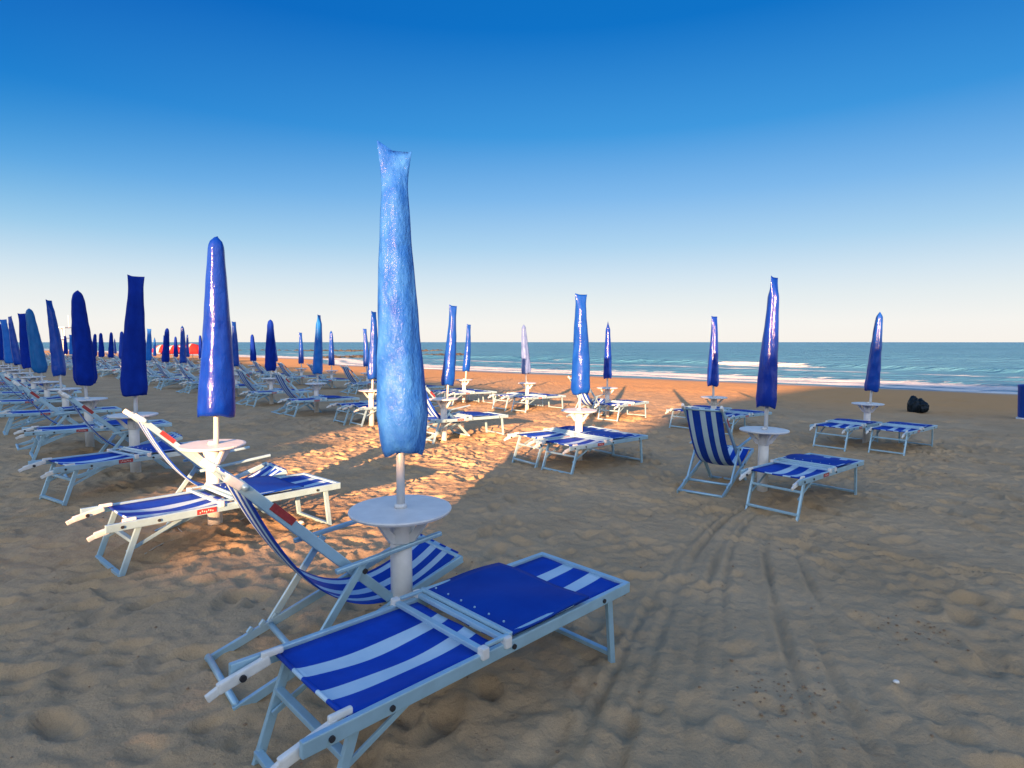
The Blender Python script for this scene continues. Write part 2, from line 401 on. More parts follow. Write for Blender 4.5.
# long drag ruts running through the sand right of the front sunbed
def rut(pix, width, depth):
    P = [at(a, b) for a, b in pix]; pts = []
    for i in range(len(P) - 1):
        n = 14
        for q in range(n): pts.append(P[i].lerp(P[i + 1], q / n))
    pts = np.array([(p.x, p.y) for p in pts])
    for _ in range(3): pts[1:-1] = (pts[:-2] + pts[1:-1] * 2 + pts[2:]) / 4
    lo = pts.min(0) - .4; hi = pts.max(0) + .4
    i0, i1 = np.searchsorted(xs, [lo[0], hi[0]]); j0, j1 = np.searchsorted(ys, [lo[1], hi[1]])
    x = X[j0:j1, i0:i1]; y = Y[j0:j1, i0:i1]; D = np.full(x.shape, 9.)
    for i in range(len(pts) - 1):
        a = pts[i]; b = pts[i + 1]; d = b - a; t = np.clip(((x - a[0]) * d[0] + (y - a[1]) * d[1]) / (d @ d + 1e-9), 0, 1)
        D = np.minimum(D, np.hypot(x - a[0] - t * d[0], y - a[1] - t * d[1]))
    sd2 = int(abs(pix[0][0]) * 7 + pix[0][1]) % 97
    md_ = np.clip(.55 + .9 * fbm(x * 1.1 + sd2, y * .8 + sd2, 2, 55), .30, 1.15)
    D = D * (1 + .22 * fbm(x * 4, y * 4, 2, 77)) + .03 * np.abs(fbm(x * 1.7 + sd2, y * 1.7, 2, 78))
    q_ = .5 * md_ * np.exp(-(D / (width * 2.4)) ** 2); base_ = Zm[j0:j1, i0:i1]; Z[j0:j1, i0:i1] = Z[j0:j1, i0:i1] * (1 - q_) + (base_ + .010) * q_
    Z[j0:j1, i0:i1] += 1.25 * (-depth * np.exp(-(D / width) ** 2) + depth * .35 * np.exp(-((D - width * 1.7) / (width * .6)) ** 2)) * md_
for off, dp in ((-66, .022), (-41, .03), (-6, .030), (15, .026), (55, .018), (70, .026), (118, .020)):
    rut([(690 + off * 1.9, 775), (697 + off * 1.5, 700), (705 + off * 1.15, 640), (712 + off * .85, 590), (722 + off * .6, 550), (742 + off * .4, 520), (770 + off * .3, 500)], .028, dp)
for k, (p0, p1, p2) in enumerate([((1024, 720), (900, 640), (800, 590)), ((1024, 600), (930, 560), (820, 540)), ((0, 700), (120, 640), (230, 610)), ((0, 640), (130, 600), (200, 590)),
                                  ((830, 775), (800, 690), (770, 600)), ((880, 775), (840, 690), (800, 610)), ((0, 560), (80, 575), (150, 560))]):
    rut([p0, p1, p2], .03, .022)
# sand heaped round the near umbrella stands
for c in (at(402, 598), at(215, 530), at(136, 475), at(763, 493)):
    Z += .035 * np.exp(-((X - c.x) ** 2 + (Y - c.y) ** 2) / .18) * near
damp_sunlit = sstep(-22, -9, S + fbm(X * .12, Y * .12, 3, 18) * 6)  # zone towards the water where sunlit orange is put into the sand colour
wet = sstep(-4.0, -1.5, S + fbm(X * .25, Y * .25, 3, 8) * 1.2)
Z = np.where(S > 0, np.maximum(Z, -4.0), Z)
Z = np.where((S > 60), np.minimum(Z, -3), Z)
tag(grid_obj('sand', xs, ys, Z, M['sand'], {'wet': wet, 'damp_sunlit': damp_sunlit}), kind='structure')

# ------------------------------------------------------------------ sea
sx = graded(-5000, 5000, -45, 75, .33, 1.06, 400); sy = graded(14, 9000, 22, 95, .28, 1.05, 400)
X2, Y2 = np.meshgrid(sx, sy); S2 = shore_s(X2, Y2)
S2w = S2 + fbm(X2 * .05, Y2 * .05, 3, 11) * 3.5
along = X2 * .78 - Y2 * .62
def breaker(s, s0, h, wf, wb):
    d = s - s0; return h * np.where(d < 0, np.exp(-(d / wf) ** 2), np.exp(-(d / wb) ** 2))
amp = .55 + .45 * fbm(along * .06, along * 0, 2, 21)
Zs = WATER + breaker(S2w, 27, .42, 1.3, 3.0) * (.75 + .4 * amp) + breaker(S2w, 14, .20, .5, 1.8) * amp + breaker(S2w, 7, .10, .4, 1.4) + breaker(S2w, 45, .30, 3, 5) * amp + breaker(S2w, 66, .25, 4, 6)
Zs += fbm(X2 * .12 + Y2 * .04, Y2 * .3, 4, 22) * .12 * sstep(10, 40, S2)
Zs += .03 * np.clip(1 - S2 / 3, 0, 1) * (S2 > -4)
foam = np.zeros_like(S2)
brk = .95 * np.exp(-((X2 - 26) / 4.0) ** 2) + .30 * np.exp(-((X2 - 8) / 7.) ** 2) + .3 * np.exp(-((X2 + 8) / 6.) ** 2)
foam += np.exp(-((S2w - 25.8) / 1.6) ** 2) * np.clip(brk, 0, 1) * .8
foam += np.exp(-((S2w - 18.5) / 1.8) ** 2) * (.18 + .18 * amp)
foam += np.exp(-((S2w - 11.5) / 1.0) ** 2) * .16
foam += np.exp(-((S2w - 4.2) / 2.6) ** 2) * .44
foam += np.exp(-((S2w - S2 + S2 - .3) / .9) ** 2) * .6
foam += .12 * (1 - sstep(15, 30, S2w))
tag(grid_obj('sea', sx, sy, Zs, M['sea'], {'foam': foam}), kind='structure')

# ------------------------------------------------------------------ buildings behind the beach that throw the long shadow
sa, ca = math.sin(R(SUN_AZ)), math.cos(R(SUN_AZ))
def SP(c, t, z): return Vector((c * ca + t * sa, -c * sa + t * ca, z))
M['plaster'] = simple('cream_plaster', (.55, .48, .38), .85, 0, .08, 1.5, .2)
M['plaster2'] = simple('ochre_plaster', (.45, .33, .2), .85, 0, .1, 1.5, .2)
M['glass'] = simple('window_glass', (.04, .06, .08), .08)
M['tile'] = simple('terracotta_roof', (.33, .13, .07), .8, 0, .2, 3, .3)
def prism(name, prof, t0, t1, m, parent):
    prof = [(c, z * 1.10 if z > 0 else z) for c, z in prof]
    bm = bmesh.new(); A = [bm.verts.new(SP(c, t1, z)) for c, z in prof]; B = [bm.verts.new(SP(c, t0, z)) for c, z in prof]
    n = len(prof); bm.faces.new(A); bm.faces.new(B[::-1])
    for i in range(n): bm.faces.new((A[i], B[i], B[(i + 1) % n], A[(i + 1) % n]))
    bmesh.ops.recalc_face_normals(bm, faces=bm.faces); return from_bm(name, bm, m, parent)
def building(name, label, prof, t1, depth, m, floors, c0, c1):
    e = empty(name, SP((c0 + c1) / 2, t1, 0)); tag(e, label, 'building')
    inv = Matrix.Translation(e.location).inverted()
    w_ = prism('wall', prof, t1 - depth, t1, m, e); w_.matrix_parent_inverse = inv
    n = max(1, int((c1 - c0) / 3.2))
    for f in range(floors):
        for i in range(n):
            c = c0 + (i + .5) * (c1 - c0) / n; z = 1.6 + f * 3.0
            bm = bmesh.new(); q = SP(c, t1 + .03, z + 0.3); rot = Matrix.Rotation(-R(SUN_AZ), 3, 'Z')
            box(bm, q, (1.3, .08, 1.5), rot, .01)
            o = from_bm('window', bm, M['glass'], e); o.matrix_parent_inverse = inv
    return e
RB = -40.0
building('low_building', 'low cream two storey beach building inland, in the gap between the taller blocks', [(-5.47, -1), (-1.87, -1), (-1.87, 7.16), (-3.2, 7.16), (-3.2, 7.3), (-4.8, 7.3), (-4.8, 7.8), (-5.47, 7.8)], RB, 12, M['plaster'], 2, -5.4, -1.9)
building('hotel', 'tall ochre hotel block inland at the left of the low building', [(-26, -1), (-5.48, -1), (-5.48, 9.95), (-8.1, 10.2), (-15.8, 11.3), (-26, 12.3)], RB, 14, M['plaster2'], 3, -25, -6)
building('hotel', 'tallest cream hotel slab inland at the far left', [(-140, -1), (-26.1, -1), (-26.1, 12.4), (-47, 15.3), (-60, 16.4), (-140, 16.4)], RB, 14, M['plaster'], 5, -138, -27)
building('gabled_building', 'ochre building inland with a long sloping roof rising to the right', [(-1.86, -1), (60, -1), (60, 11.9), (14, 11.9), (8.7, 11.1), (1.8, 9.2), (.1, 8.35), (-.9, 7.9), (-1.86, 7.75)], RB, 14, M['plaster2'], 2, -1, 58)

# ------------------------------------------------------------------ sunbed (prototype)
LB, WB, HB = 1.68, .56, .36
def make_sunbed():
    root = empty('sunbed'); hy = WB / 2; x0, x1 = -LB / 2, LB / 2
    for s in (-1, 1):
        bm = bmesh.new(); box(bm, (0, s * hy, HB), (LB, .022, .052), None, .005)
        rail = from_bm('side_rail', bm, M['alu'], root)
        bm = bmesh.new()                                     # bolts and end fitting
        for bx in (x0 + .09, x0 + .30, x0 + .86, x1 - .22):
            lathe_at(bm, (bx, s * (hy + .014), HB - .003), .010, .008)
        from_bm('bolt', bm, M['dark'], rail)
        # white plastic handle hinged to the head end
        bm = bmesh.new()
        a = Vector((x0 + .13, s * (hy - .03), HB + .008)); b = Vector((x0 - .05, s * (hy - .03), HB - .035))
        bar(bm, a, b, .024, .040, .008); bar(bm, a + Vector((-.03, 0, .02)), a + Vector((.05, 0, .02)), .018, .024, .006)
        bar(bm, b + Vector((.01, 0, 0)), b + Vector((-.035, 0, -.02)), .018, .03, .006)
        h = from_bm('handle', bm, M['dirty_white'], root)
        bm = bmesh.new(); lathe_at(bm, (x0 + .03, s * (hy - .012), HB - .02), .012, .01); lathe_at(bm, (x0 + .03, s * (hy - .048), HB - .02), .012, .01)
        from_bm('bolt', bm, M['dark'], h)
    bm = bmesh.new()
    for x, z in ((x1 - .012, HB),):
        bar(bm, (x, -hy, z), (x, hy, z), .03, .05)
    from_bm('end_bar', bm, M['alu'], root)
    for x in (x0 + .70, x0 + .82):
        bm = bmesh.new(); bar(bm, (x, -hy + .01, HB + .034), (x, hy - .01, HB + .034), .026, .02); cb = from_bm('cross_bar', bm, M['alu'], root)
        bm = bmesh.new()
        for s in (-1, 1): box(bm, (x, s * (hy + .008), HB + .03), (.034, .034, .044), None, .006)
        from_bm('end_cap', bm, M['white'], cb)
    # sling fabric: head and foot sections
    def sling(xa, xb, sag, lip=0.0):
        bm = bmesh.new(); nx_, ny_ = 28, 12; g = []
        hw = hy - .018
        for i in range(nx_ + 1):
            u = i / nx_; x = xa + (xb - xa) * u; row = []
            for j in range(ny_ + 1):
                v = j / ny_ * 2 - 1
                z = HB + .012 - sag * math.sin(math.pi * u) ** .7 * (1 - v * v) + .003 * math.sin(9 * u + 5 * v) * (1 - v * v)
                row.append((x, v * hw, z))
            g.append(row)
        sheet(bm, g, .005)
        return bm
    bm = sling(x0 + .16, x0 + .80, .035)
    for s in (0,): tube(bm, [(x0 + .16, -hy + .02, HB + .012), (x0 + .16, 0, HB + .006), (x0 + .16, hy - .02, HB + .012)], .008, 8)
    from_bm('head_fabric', bm, M['bed_fabric'], root, True)
    bm = sling(x0 + .83, x1 - .02, .022); from_bm('foot_fabric', bm, M['bed_fabric'], root, True)
    # folded sunshade lying over the deck
    bm = bmesh.new(); g = []; xa, xb = x0 + .85, x0 + 1.34
    for i in range(17):
        u = i / 16; row = []
        for j in range(13):
            v = j / 12 * 2 - 1
            z = HB + .052 + .012 * math.sin(math.pi * u) * math.cos(v * 1.2) + .004 * math.sin(6 * u + 4 * v)
            row.append((xa + (xb - xa) * u, v * (hy + .012), z))
        g.append(row)
    sheet(bm, g, .010)
    ss = from_bm('sunshade', bm, M['shade_fabric'], root, True)
    bm = bmesh.new(); bar(bm, (xa - .005, -hy - .01, HB + .050), (xa - .005, hy + .01, HB + .050), .018, .018)
    for s in (-1, 1): bar(bm, (x0 + .72, s * (hy + .0), HB + .047), (xb - .10, s * (hy + .0), HB + .047), .018, .014)
    fr = from_bm('frame', bm, M['alu'], ss)
    for k in range(6):
        bm = bmesh.new(); lathe_z(bm, (xa + .022, -hy + .06 + k * .088, HB + .069), .0045, .005); from_bm('stud', bm, M['alu'], ss)
    # legs
    for s in (-1, 1):
        bm = bmesh.new(); bar(bm, (x0 + .20, s * (hy - .035), HB - .01), (x0 + .07, s * (hy - .035), -.04), .020, .036)
        from_bm('leg', bm, M['alu'], root)
        bm = bmesh.new(); bar(bm, (x1 - .12, s * (hy - .035), HB - .01), (x1 - .07, s * (hy - .035), -.04), .020, .038)
        from_bm('leg', bm, M['alu'], root)
    for nm, x, z in (('leg_brace', x0 + .16, .24), ('leg_brace', x0 + .085, .035), ('leg_brace', x1 - .079, .035)):
        bm = bmesh.new(); bar(bm, (x, -hy + .03, z), (x, hy - .03, z), .030, .022); from_bm(nm, bm, M['alu'], root)
    # stay struts from legs to deck
    for s in (-1, 1):
        bm = bmesh.new(); bar(bm, (x0 + .13, s * (hy - .056), .17), (x0 + .50, s * (hy - .056), HB - .02), .010, .022, .002)
        from_bm('strut', bm, M['alu'], root)
    for s in (-1, 1):
        bm = bmesh.new(); box(bm, (x0 + .60, s * (hy + .0135), HB), (.13, .003, .036), None, .001)
        lp = from_bm('label_plate', bm, M['red'], root)
        bm = bmesh.new()
        for k in range(7): box(bm, (x0 + .555 + k * .014, s * (hy + .0155), HB + .004 * ((k * 5) % 3 - 1)), (.007, .001, .010 + .003 * (k % 2)), None, 0)
        from_bm('print', bm, M['ink'], lp)
    return root
def lathe_at(bm, c, r, h, seg=12):     # short cylinder with its axis along y
    v0 = len(bm.verts); rs = []
    for y in (-h / 2, h / 2): rs.append([bm.verts.new((c[0] + r * math.cos(k * 6.2832 / seg), c[1] + y, c[2] + r * math.sin(k * 6.2832 / seg))) for k in range(seg)])
    for k in range(seg): bm.faces.new((rs[0][k], rs[0][(k + 1) % seg], rs[1][(k + 1) % seg], rs[1][k]))
    bm.faces.new(rs[0][::-1]); bm.faces.new(rs[1])
def lathe_z(bm, c, r, h, seg=10):
    rs = []
    for z in (-h / 2, h / 2): rs.append([bm.verts.new((c[0] + r * math.cos(k * 6.2832 / seg), c[1] + r * math.sin(k * 6.2832 / seg), c[2] + z)) for k in range(seg)])
    for k in range(seg): bm.faces.new((rs[0][k], rs[0][(k + 1) % seg], rs[1][(k + 1) % seg], rs[1][k]))
    bm.faces.new(rs[0][::-1]); bm.faces.new(rs[1])

# ------------------------------------------------------------------ deckchair (prototype)
LC, WC = 1.13, .48
def make_deckchair():
    root = empty('deckchair'); o = -LC / 2; hy = WC / 2
    P = lambda s, h, y: (s + o, y, h)
    for sg in (-1, 1):
        bm = bmesh.new(); bar(bm, P(-.02, .015, sg * hy), P(1.14, .375, sg * hy), .020, .042); sr = from_bm('seat_rail', bm, M['alu'], root)
        bm = bmesh.new()
        for q in (.17, .23, .29): bar(bm, P(q, .03 + .3 * q + .014, sg * hy), P(q + .022, .03 + .3 * q + .038, sg * hy), .019, .018, .004)
        from_bm('notch', bm, M['alu'], sr)
        bm = bmesh.new(); bar(bm, P(.03, .965, sg * (hy - .03)), P(1.02, -.03, sg * (hy - .03)), .020, .046); br = from_bm('back_rail', bm, M['alu'], root)
        bm = bmesh.new(); box(bm, P(.21, .80, sg * (hy - .018)), (.13, .003, .034), Matrix.Rotation(R(45), 3, 'Y'), .001); from_bm('label_plate', bm, M['red'], br)
        bm = bmesh.new(); lathe_at(bm, P(.57, .46, sg * (hy + .012)), .013, .012); lathe_at(bm, P(.76, .26, sg * (hy + .012)), .011, .01); from_bm('bolt', bm, M['dark'], br)
        bm = bmesh.new(); bar(bm, P(.57, .50, sg * (hy + .004)), P(.27, .10, sg * (hy + .004)), .018, .036); from_bm('prop_leg', bm, M['alu'], root)
        bm = bmesh.new(); bar(bm, P(.42, .50, sg * (hy + .027)), P(.99, .555, sg * (hy + .027)), .026, .022, .006); from_bm('armrest', bm, M['alu'], root)
        bm = bmesh.new(); bar(bm, P(.05, .945, sg * (hy - .03)), P(-.01, .995, sg * (hy - .03)), .030, .040, .010); from_bm('handle', bm, M['dirty_white'], root)
    for s_, h_, nm in ((-.01, .04, 'floor_bar'), (.28, .105, 'cross_bar'), (1.0, .0, 'floor_bar'), (.06, .945, 'top_bar'), (1.135, .375, 'front_bar')):
        bm = bmesh.new(); tube(bm, [P(s_, h_, -hy), P(s_, h_, hy)], .015, 10); from_bm(nm, bm, M['alu'], root, True)
    pts = []
    for i in range(37):
        u = i / 36
        # hanging curve: cubic bezier
        a, b, c, d = (.05, .965), (.30, .36), (.60, .05), (1.15, .395)
        k = [(1 - u) ** 3, 3 * u * (1 - u) ** 2, 3 * u * u * (1 - u), u ** 3]
        pts.append((sum(k[j] * (a, b, c, d)[j][0] for j in range(4)), sum(k[j] * (a, b, c, d)[j][1] for j in range(4))))
    bm = bmesh.new(); g = []
    for i, (s_, h_) in enumerate(pts):
        sag = .02 * math.sin(math.pi * i / 36)
        g.append([P(s_ , h_ - sag * (1 - (j / 5 - 1) ** 2), (j / 5 - 1) * (hy - .045)) for j in range(11)])
    sheet(bm, g, .004)
    from_bm('sling', bm, M['chair_fabric'], root, True)
    return root

# ------------------------------------------------------------------ side table on the umbrella pipe
TH = .72
def make_table():
    root = empty('side_table')
    bm = bmesh.new(); lathe(bm, [(.06, TH - .022), (.235, TH - .022), (.25, TH - .016), (.255, TH - .006), (.252, TH), (.235, TH + .003), (.028, TH + .003)], 56); from_bm('table_top', bm, M['white'], root, False)
    root_top = bpy.data.objects[-1] if False else None
    bm = bmesh.new(); lathe(bm, [(.056, -.15), (.054, .40), (.053, TH - .10)], 28); from_bm('pipe', bm, M['white'], root, True)
    bm = bmesh.new(); lathe(bm, [(.056, TH - .17), (.060, TH - .165), (.058, TH - .024)], 28); from_bm('collar', bm, M['white'], root, True)
    for k in range(4):
        a = k * math.pi / 2 + .5; bm = bmesh.new(); d = Vector((math.cos(a), math.sin(a), 0)); n = Vector((-d.y, d.x, 0)) * .009
        q = [d * .057 + Vector((0, 0, TH - .125)), d * .057 + Vector((0, 0, TH - .165)), d * .085 + Vector((0, 0, TH - .155)), d * .185 + Vector((0, 0, TH - .023)), d * .150 + Vector((0, 0, TH - .023))]
        A = [bm.verts.new(p + n) for p in q]; B = [bm.verts.new(p - n) for p in q]
        bm.faces.new(A); bm.faces.new(B[::-1])
        for i in range(5): bm.faces.new((A[i], B[i], B[(i + 1) % 5], A[(i + 1) % 5]))
        bmesh.ops.recalc_face_normals(bm, faces=bm.faces)
        from_bm('bracket', bm, M['white'], root)
    bm = bmesh.new(); lathe(bm, [(.032, TH + .003), (.030, TH + .018), (.024, TH + .024)], 20); from_bm('rim', bm, M['white'], root, True)
    return root

# ------------------------------------------------------------------ closed parasols in covers
def make_parasol(style, prof, mt, seed, h0=.95, h1=2.38, seg=40, fold=.08, flat=.85):
    # prof: list of (t, radius) from bottom (0) to top (1)
    rs = random.Random(seed); root = empty('closed_parasol')
    bm = bmesh.new(); tube(bm, [(0, 0, TH - .05), (0, 0, h0 + .25)], .021, 16); from_bm('pole', bm, M['pole'], root, True)
    bm = bmesh.new(); rings = []; n = 46
    ph = [rs.uniform(0, 6.28) for _ in range(8)]
    for i in range(n + 1):
        t = i / n
        for k in range(len(prof) - 1):
            if prof[k][0] <= t <= prof[k + 1][0]:
                q = (t - prof[k][0]) / (prof[k + 1][0] - prof[k][0]); r = prof[k][1] * (1 - q) + prof[k + 1][1] * q; break
        z = h0 + (h1 - h0) * t; ring = []
        fx, fy = 1.0, flat
        if style == 'crimp':
            c = max(0, (t - .86) / .14); fx = 1 + (.36 if h1 > 2.42 else .22) * c ** 1.5; fy = flat * (1 - .93 * c ** .8)
        for k in range(seg):
            a = k * 2 * math.pi / seg
            f = 1 + fold * math.cos(5 * a + ph[0] + 1.2 * t) + fold * .6 * math.cos(3 * a + ph[1] - 2 * t) + fold * .5 * math.cos(8 * a + ph[2] + 3 * math.sin(5 * t + ph[3]))
            f += fold * .35 * math.sin(23 * t + ph[4] + 2 * math.cos(a * 2 + ph[5])) + fold * .3 * math.sin(41 * t + ph[6] + 3 * math.sin(a + ph[7]))
            zz = z
            if style == 'crimp' and t > .9:
                zz += (t - .9) * 10 * ((.030 if h1 > 2.42 else .012) * abs(math.cos(a)) ** 3 * (1.4 if math.cos(a) < 0 else .25) - .010)
            if t < .04: zz += .014 * math.sin(2 * a + ph[2]) + .004 * math.sin(5 * a + ph[1])
            ring.append(bm.verts.new((r * fx * f * math.cos(a) + .012 * math.sin(4 * t + ph[3]), r * fy * f * math.sin(a), zz)))
        rings.append(ring)
    for i in range(n):
        for k in range(seg): bm.faces.new((rings[i][k], rings[i][(k + 1) % seg], rings[i + 1][(k + 1) % seg], rings[i + 1][k]))
    c = bm.verts.new((0, 0, h0 + .04))
    for k in range(seg): bm.faces.new((rings[0][(k + 1) % seg], rings[0][k], c))
    c = bm.verts.new((0, 0, (h1 + .012) if style == 'round' else h1 - .02))
    for k in range(seg): bm.faces.new((rings[-1][k], rings[-1][(k + 1) % seg], c))
    cv = from_bm('cover', bm, M[mt], root, True)
    if style == 'crimp':               # stitched seam piping up both edges
        bm = bmesh.new()
        for kk in (0, seg // 2):
            tube(bm, [v_ * 1.0 for v_ in CUR[kk]], .0035, 6) if False else None
        bm.free()
    return root
P_FRONT = [(0, .092), (.04, .110), (.13, .126), (.9, .060), (1, .061)]
P_WIDE = [(0, .142), (.05, .150), (.88, .068), (.95, .060), (.985, .042), (1, .015)]
P_BOX = [(0, .126), (.05, .138), (.3, .124), (.6, .100), (.9, .074), (1, .074)]
P_SLIM = [(0, .100), (.06, .115), (.4, .095), (.8, .062), (1, .055)]
P_SLIMR = [(0, .115), (.06, .128), (.4, .105), (.8, .072), (.95, .055), (1, .012)]
P_BELLY = [(0, .115), (.07, .150), (.3, .140), (.6, .112), (.9, .082), (.97, .062), (1, .015)]
PROTO = {
 'front': make_parasol('crimp', P_FRONT, 'cover_tarp', 1, 1.0, 2.47, 56, .03, .85),
 'gloss': make_parasol('round', P_WIDE, 'cover_gloss', 2, .96, 2.39, 48, .028, .9),
 'navybox': make_parasol('crimp', P_BOX, 'cover_navy', 3, .95, 2.33, 40, .035, .8),
 'navyround': make_parasol('round', P_BELLY, 'cover_navy', 4, .93, 2.33, 40, .05, .9),
 'mid': make_parasol('crimp', P_SLIM, 'cover_mid', 5, .97, 2.36, 40, .04, .9),
 'midgloss': make_parasol('crimp', P_SLIM, 'cover_gloss', 8, .97, 2.38, 40, .04, .9),
 'midround': make_parasol('round', P_SLIMR, 'cover_mid', 6, .95, 2.35, 40, .06, .9),
 'teal': make_parasol('round', P_BELLY, 'cover_teal', 7, .93, 2.33, 40, .05, .9),
 'sky': make_parasol('crimp', P_BOX, 'cover_sky', 9, .95, 2.36, 40, .035, .8),
 'bluebox': make_parasol('crimp', [(0, .11), (.05, .135), (.3, .125), (.6, .10), (.9, .072), (1, .072)], 'cover_mid', 12, .95, 2.36, 40, .035, .85),
 'pale': make_parasol('round', P_SLIMR, 'cover_pale', 10, .98, 2.30, 40, .06, .9),
}
PT = {k: tree_of(v) for k, v in PROTO.items()}
used = set()
def inst(key, T, protos):
    if key not in used: used.add(key); return protos[key]
    return copy_tree(T[key])
BED = {'sunbed': make_sunbed(), 'chair': make_deckchair(), 'table': make_table()}
BT = {k: tree_of(v) for k, v in BED.items()}

AX = Vector((math.cos(R(43)), math.sin(R(43)), 0)); NX = Vector((-AX.y, AX.x, 0))   # bed axis (head -> foot) and its left
def put_bed(head_right, az, label, group='striped sunbeds and their frames'):
    o = inst('sunbed', BT, BED); a = Vector((math.cos(az), math.sin(az), 0)); n = Vector((-a.y, a.x, 0))
    c = head_right + a * (LB / 2) + n * (WB / 2); o.location = on(c.x, c.y); o.rotation_euler = (0, 0, az)
    # follow the slope of the beach
    e = a * .5; dz = float(ground(c.x + e.x, c.y + e.y) - ground(c.x - e.x, c.y - e.y)); o.rotation_euler = (0, -math.atan(dz), az)
    return tag(o, label, 'sunbed', group)
def bed_px(h, f, label, az=None):
    A = at(h[0], h[1], HB)
    if az is None: B = at(f[0], f[1], HB); az = math.atan2(B.y - A.y, B.x - A.x)
    else: az = R(az)
    return put_bed(A, az, label)
def put_chair(back_mid, az, label, group='striped deckchairs'):
    o = inst('chair', BT, BED); a = Vector((math.cos(az), math.sin(az), 0)); c = back_mid + a * (LC / 2)
    o.location = on(c.x, c.y); o.rotation_euler = (0, 0, az); return tag(o, label, 'deckchair', group)
def put_stand(p, kind, ulabel, tlabel, topx=None, hs=1.0, rz=0.0, lean=None):
    t = inst('table', BT, BED); t.location = p; t.rotation_euler = (0, 0, rz * 1.7); tag(t, tlabel, 'side table', 'round white tables on the parasol pipes')
    u = inst(kind, PT, PROTO); u.location = p
    lx = 0
    if topx is not None:
        zt = p.z + 2.35 * hs
        depth = p.y * ct + (CAMH - zt) * st
        lx = math.atan(((topx - CX) / F * depth - p.x) / (2.35 * hs))
        lx = max(-.12, min(.12, lx))
    elif lean: lx = lean
    u.rotation_euler = Matrix.Rotation(lx, 3, 'Y').to_4x4().to_euler() if False else (0, lx, 0)
    # spin about own axis first
    u.rotation_mode = 'QUATERNION'
    u.rotation_quaternion = (Matrix.Rotation(lx, 3, 'Y') @ Matrix.Rotation(rz, 3, 'Z')).to_quaternion()
    u.scale = (1, 1, hs); tag(u, ulabel, 'parasol', 'closed blue parasols in covers')
    return p

ORD = ['first', 'second', 'third', 'fourth', 'fifth', 'sixth', 'seventh', 'eighth', 'ninth', 'tenth', 'eleventh', 'twelfth']
WHAT = {'front': 'pale blue woven tarpaulin', 'gloss': 'glossy royal blue', 'navybox': 'flat topped navy', 'navyround': 'round topped navy', 'mid': 'slim mid blue', 'midgloss': 'slim shiny blue',
        'midround': 'slim round topped blue', 'teal': 'faded teal blue', 'sky': 'sky blue', 'bluebox': 'flat topped blue', 'pale': 'pale lilac grey'}

# --- row A (nearest, running to the left)
def module(p, rng_, row, i, nb='bed_chair', off=-.96, tiny=None):
    az = math.atan2(AX.y, AX.x) + rng_.uniform(-.06, .06)
    a = Vector((math.cos(az), math.sin(az), 0)); n = Vector((-a.y, a.x, 0))
    al = -.90 + rng_.uniform(-.12, .12)
    who = tiny if tiny else '%s parasol from the front, %s row' % (ORD[i], row)
    put_bed(p + a * al + n * off, az, ('striped sunbed in %s' % tiny) if tiny else 'striped sunbed on the near side of the ' + who,
            'striped sunbeds and their frames')
    if nb == 'two':
        put_bed(p + a * (al + .03) + n * .10, az, ('striped sunbed in %s' % tiny) if tiny else 'striped sunbed on the seaward side of the ' + who)
    else:
        c = p + a * (-.80 + rng_.uniform(-.08, .08)) + n * (.36)
        put_chair(c, az, ('striped deckchair in %s' % tiny) if tiny else 'upright striped deckchair beside the ' + who)
rg = random.Random(11)

P1 = at(400.5, 508, TH); P2 = at(215.5, 530); P3 = at(136, 475)
put_stand(P1, 'front', 'tall pale blue tarpaulin covered parasol with a crimped fishtail top, nearest to the camera', 'largest round white table, under the pale blue tarpaulin parasol', 397, 1.0, .35)
bed_px((297, 752), (635, 583), 'nearest blue and white striped sunbed with a plain blue sunshade folded on it')
a_ = math.atan2(AX.y, AX.x)
c_ = (at(207, 657, .03) + at(242, 700, .03)) / 2
f_ = (at(422, 537, .37) + at(471, 560, .37)) / 2
put_chair(c_, math.atan2(f_.y - c_.y, f_.x - c_.x), 'nearest striped deckchair with curved sling, behind the nearest sunbed')
put_stand(P2, 'gloss', 'glossy royal blue round topped parasol over the second white table from the front', 'sunlit round white table under the glossy royal blue parasol', 217.5, 1.0, 1.2)
bed_px((103, 530), (352, 483), 'sunlit striped sunbed in front of the glossy royal blue parasol')
put_chair(P2 + AX * -.50 + NX * .34, a_, 'sunlit striped deckchair beside the glossy royal blue parasol')
put_stand(P3, 'navybox', 'flat topped navy parasol left of the glossy royal blue one', 'shaded round white table under the flat topped navy parasol', 135, 1.0, .2)
bed_px((52, 471), (190, 452), 'shaded striped sunbed in front of the flat topped navy parasol')
put_chair(P3 + AX * -.62 + NX * .34, a_, 'shaded striped deckchair beside the flat topped navy parasol')
STEP = Vector((-1.93, 1.95, 0))
rowA = [('navyround', 78), ('mid', 49), ('teal', 28), ('navybox', 21), ('mid', 8), ('sky', 2), ('midround', None), ('navyround', None)]
for i, (k, tx) in enumerate(rowA):
    p = P3 + STEP * (i + 1); p = on(p.x, p.y)
    if i == 0: p = at(90, 446)
    put_stand(p, k, '%s parasol, %s from the front in the left row' % (WHAT[k], ORD[i + 3]), 'round white table under the %s parasol from the front in the left row' % ORD[i + 3], tx, 1.0, rg.uniform(0, 3))
    module(p, rg, 'left', i + 3)

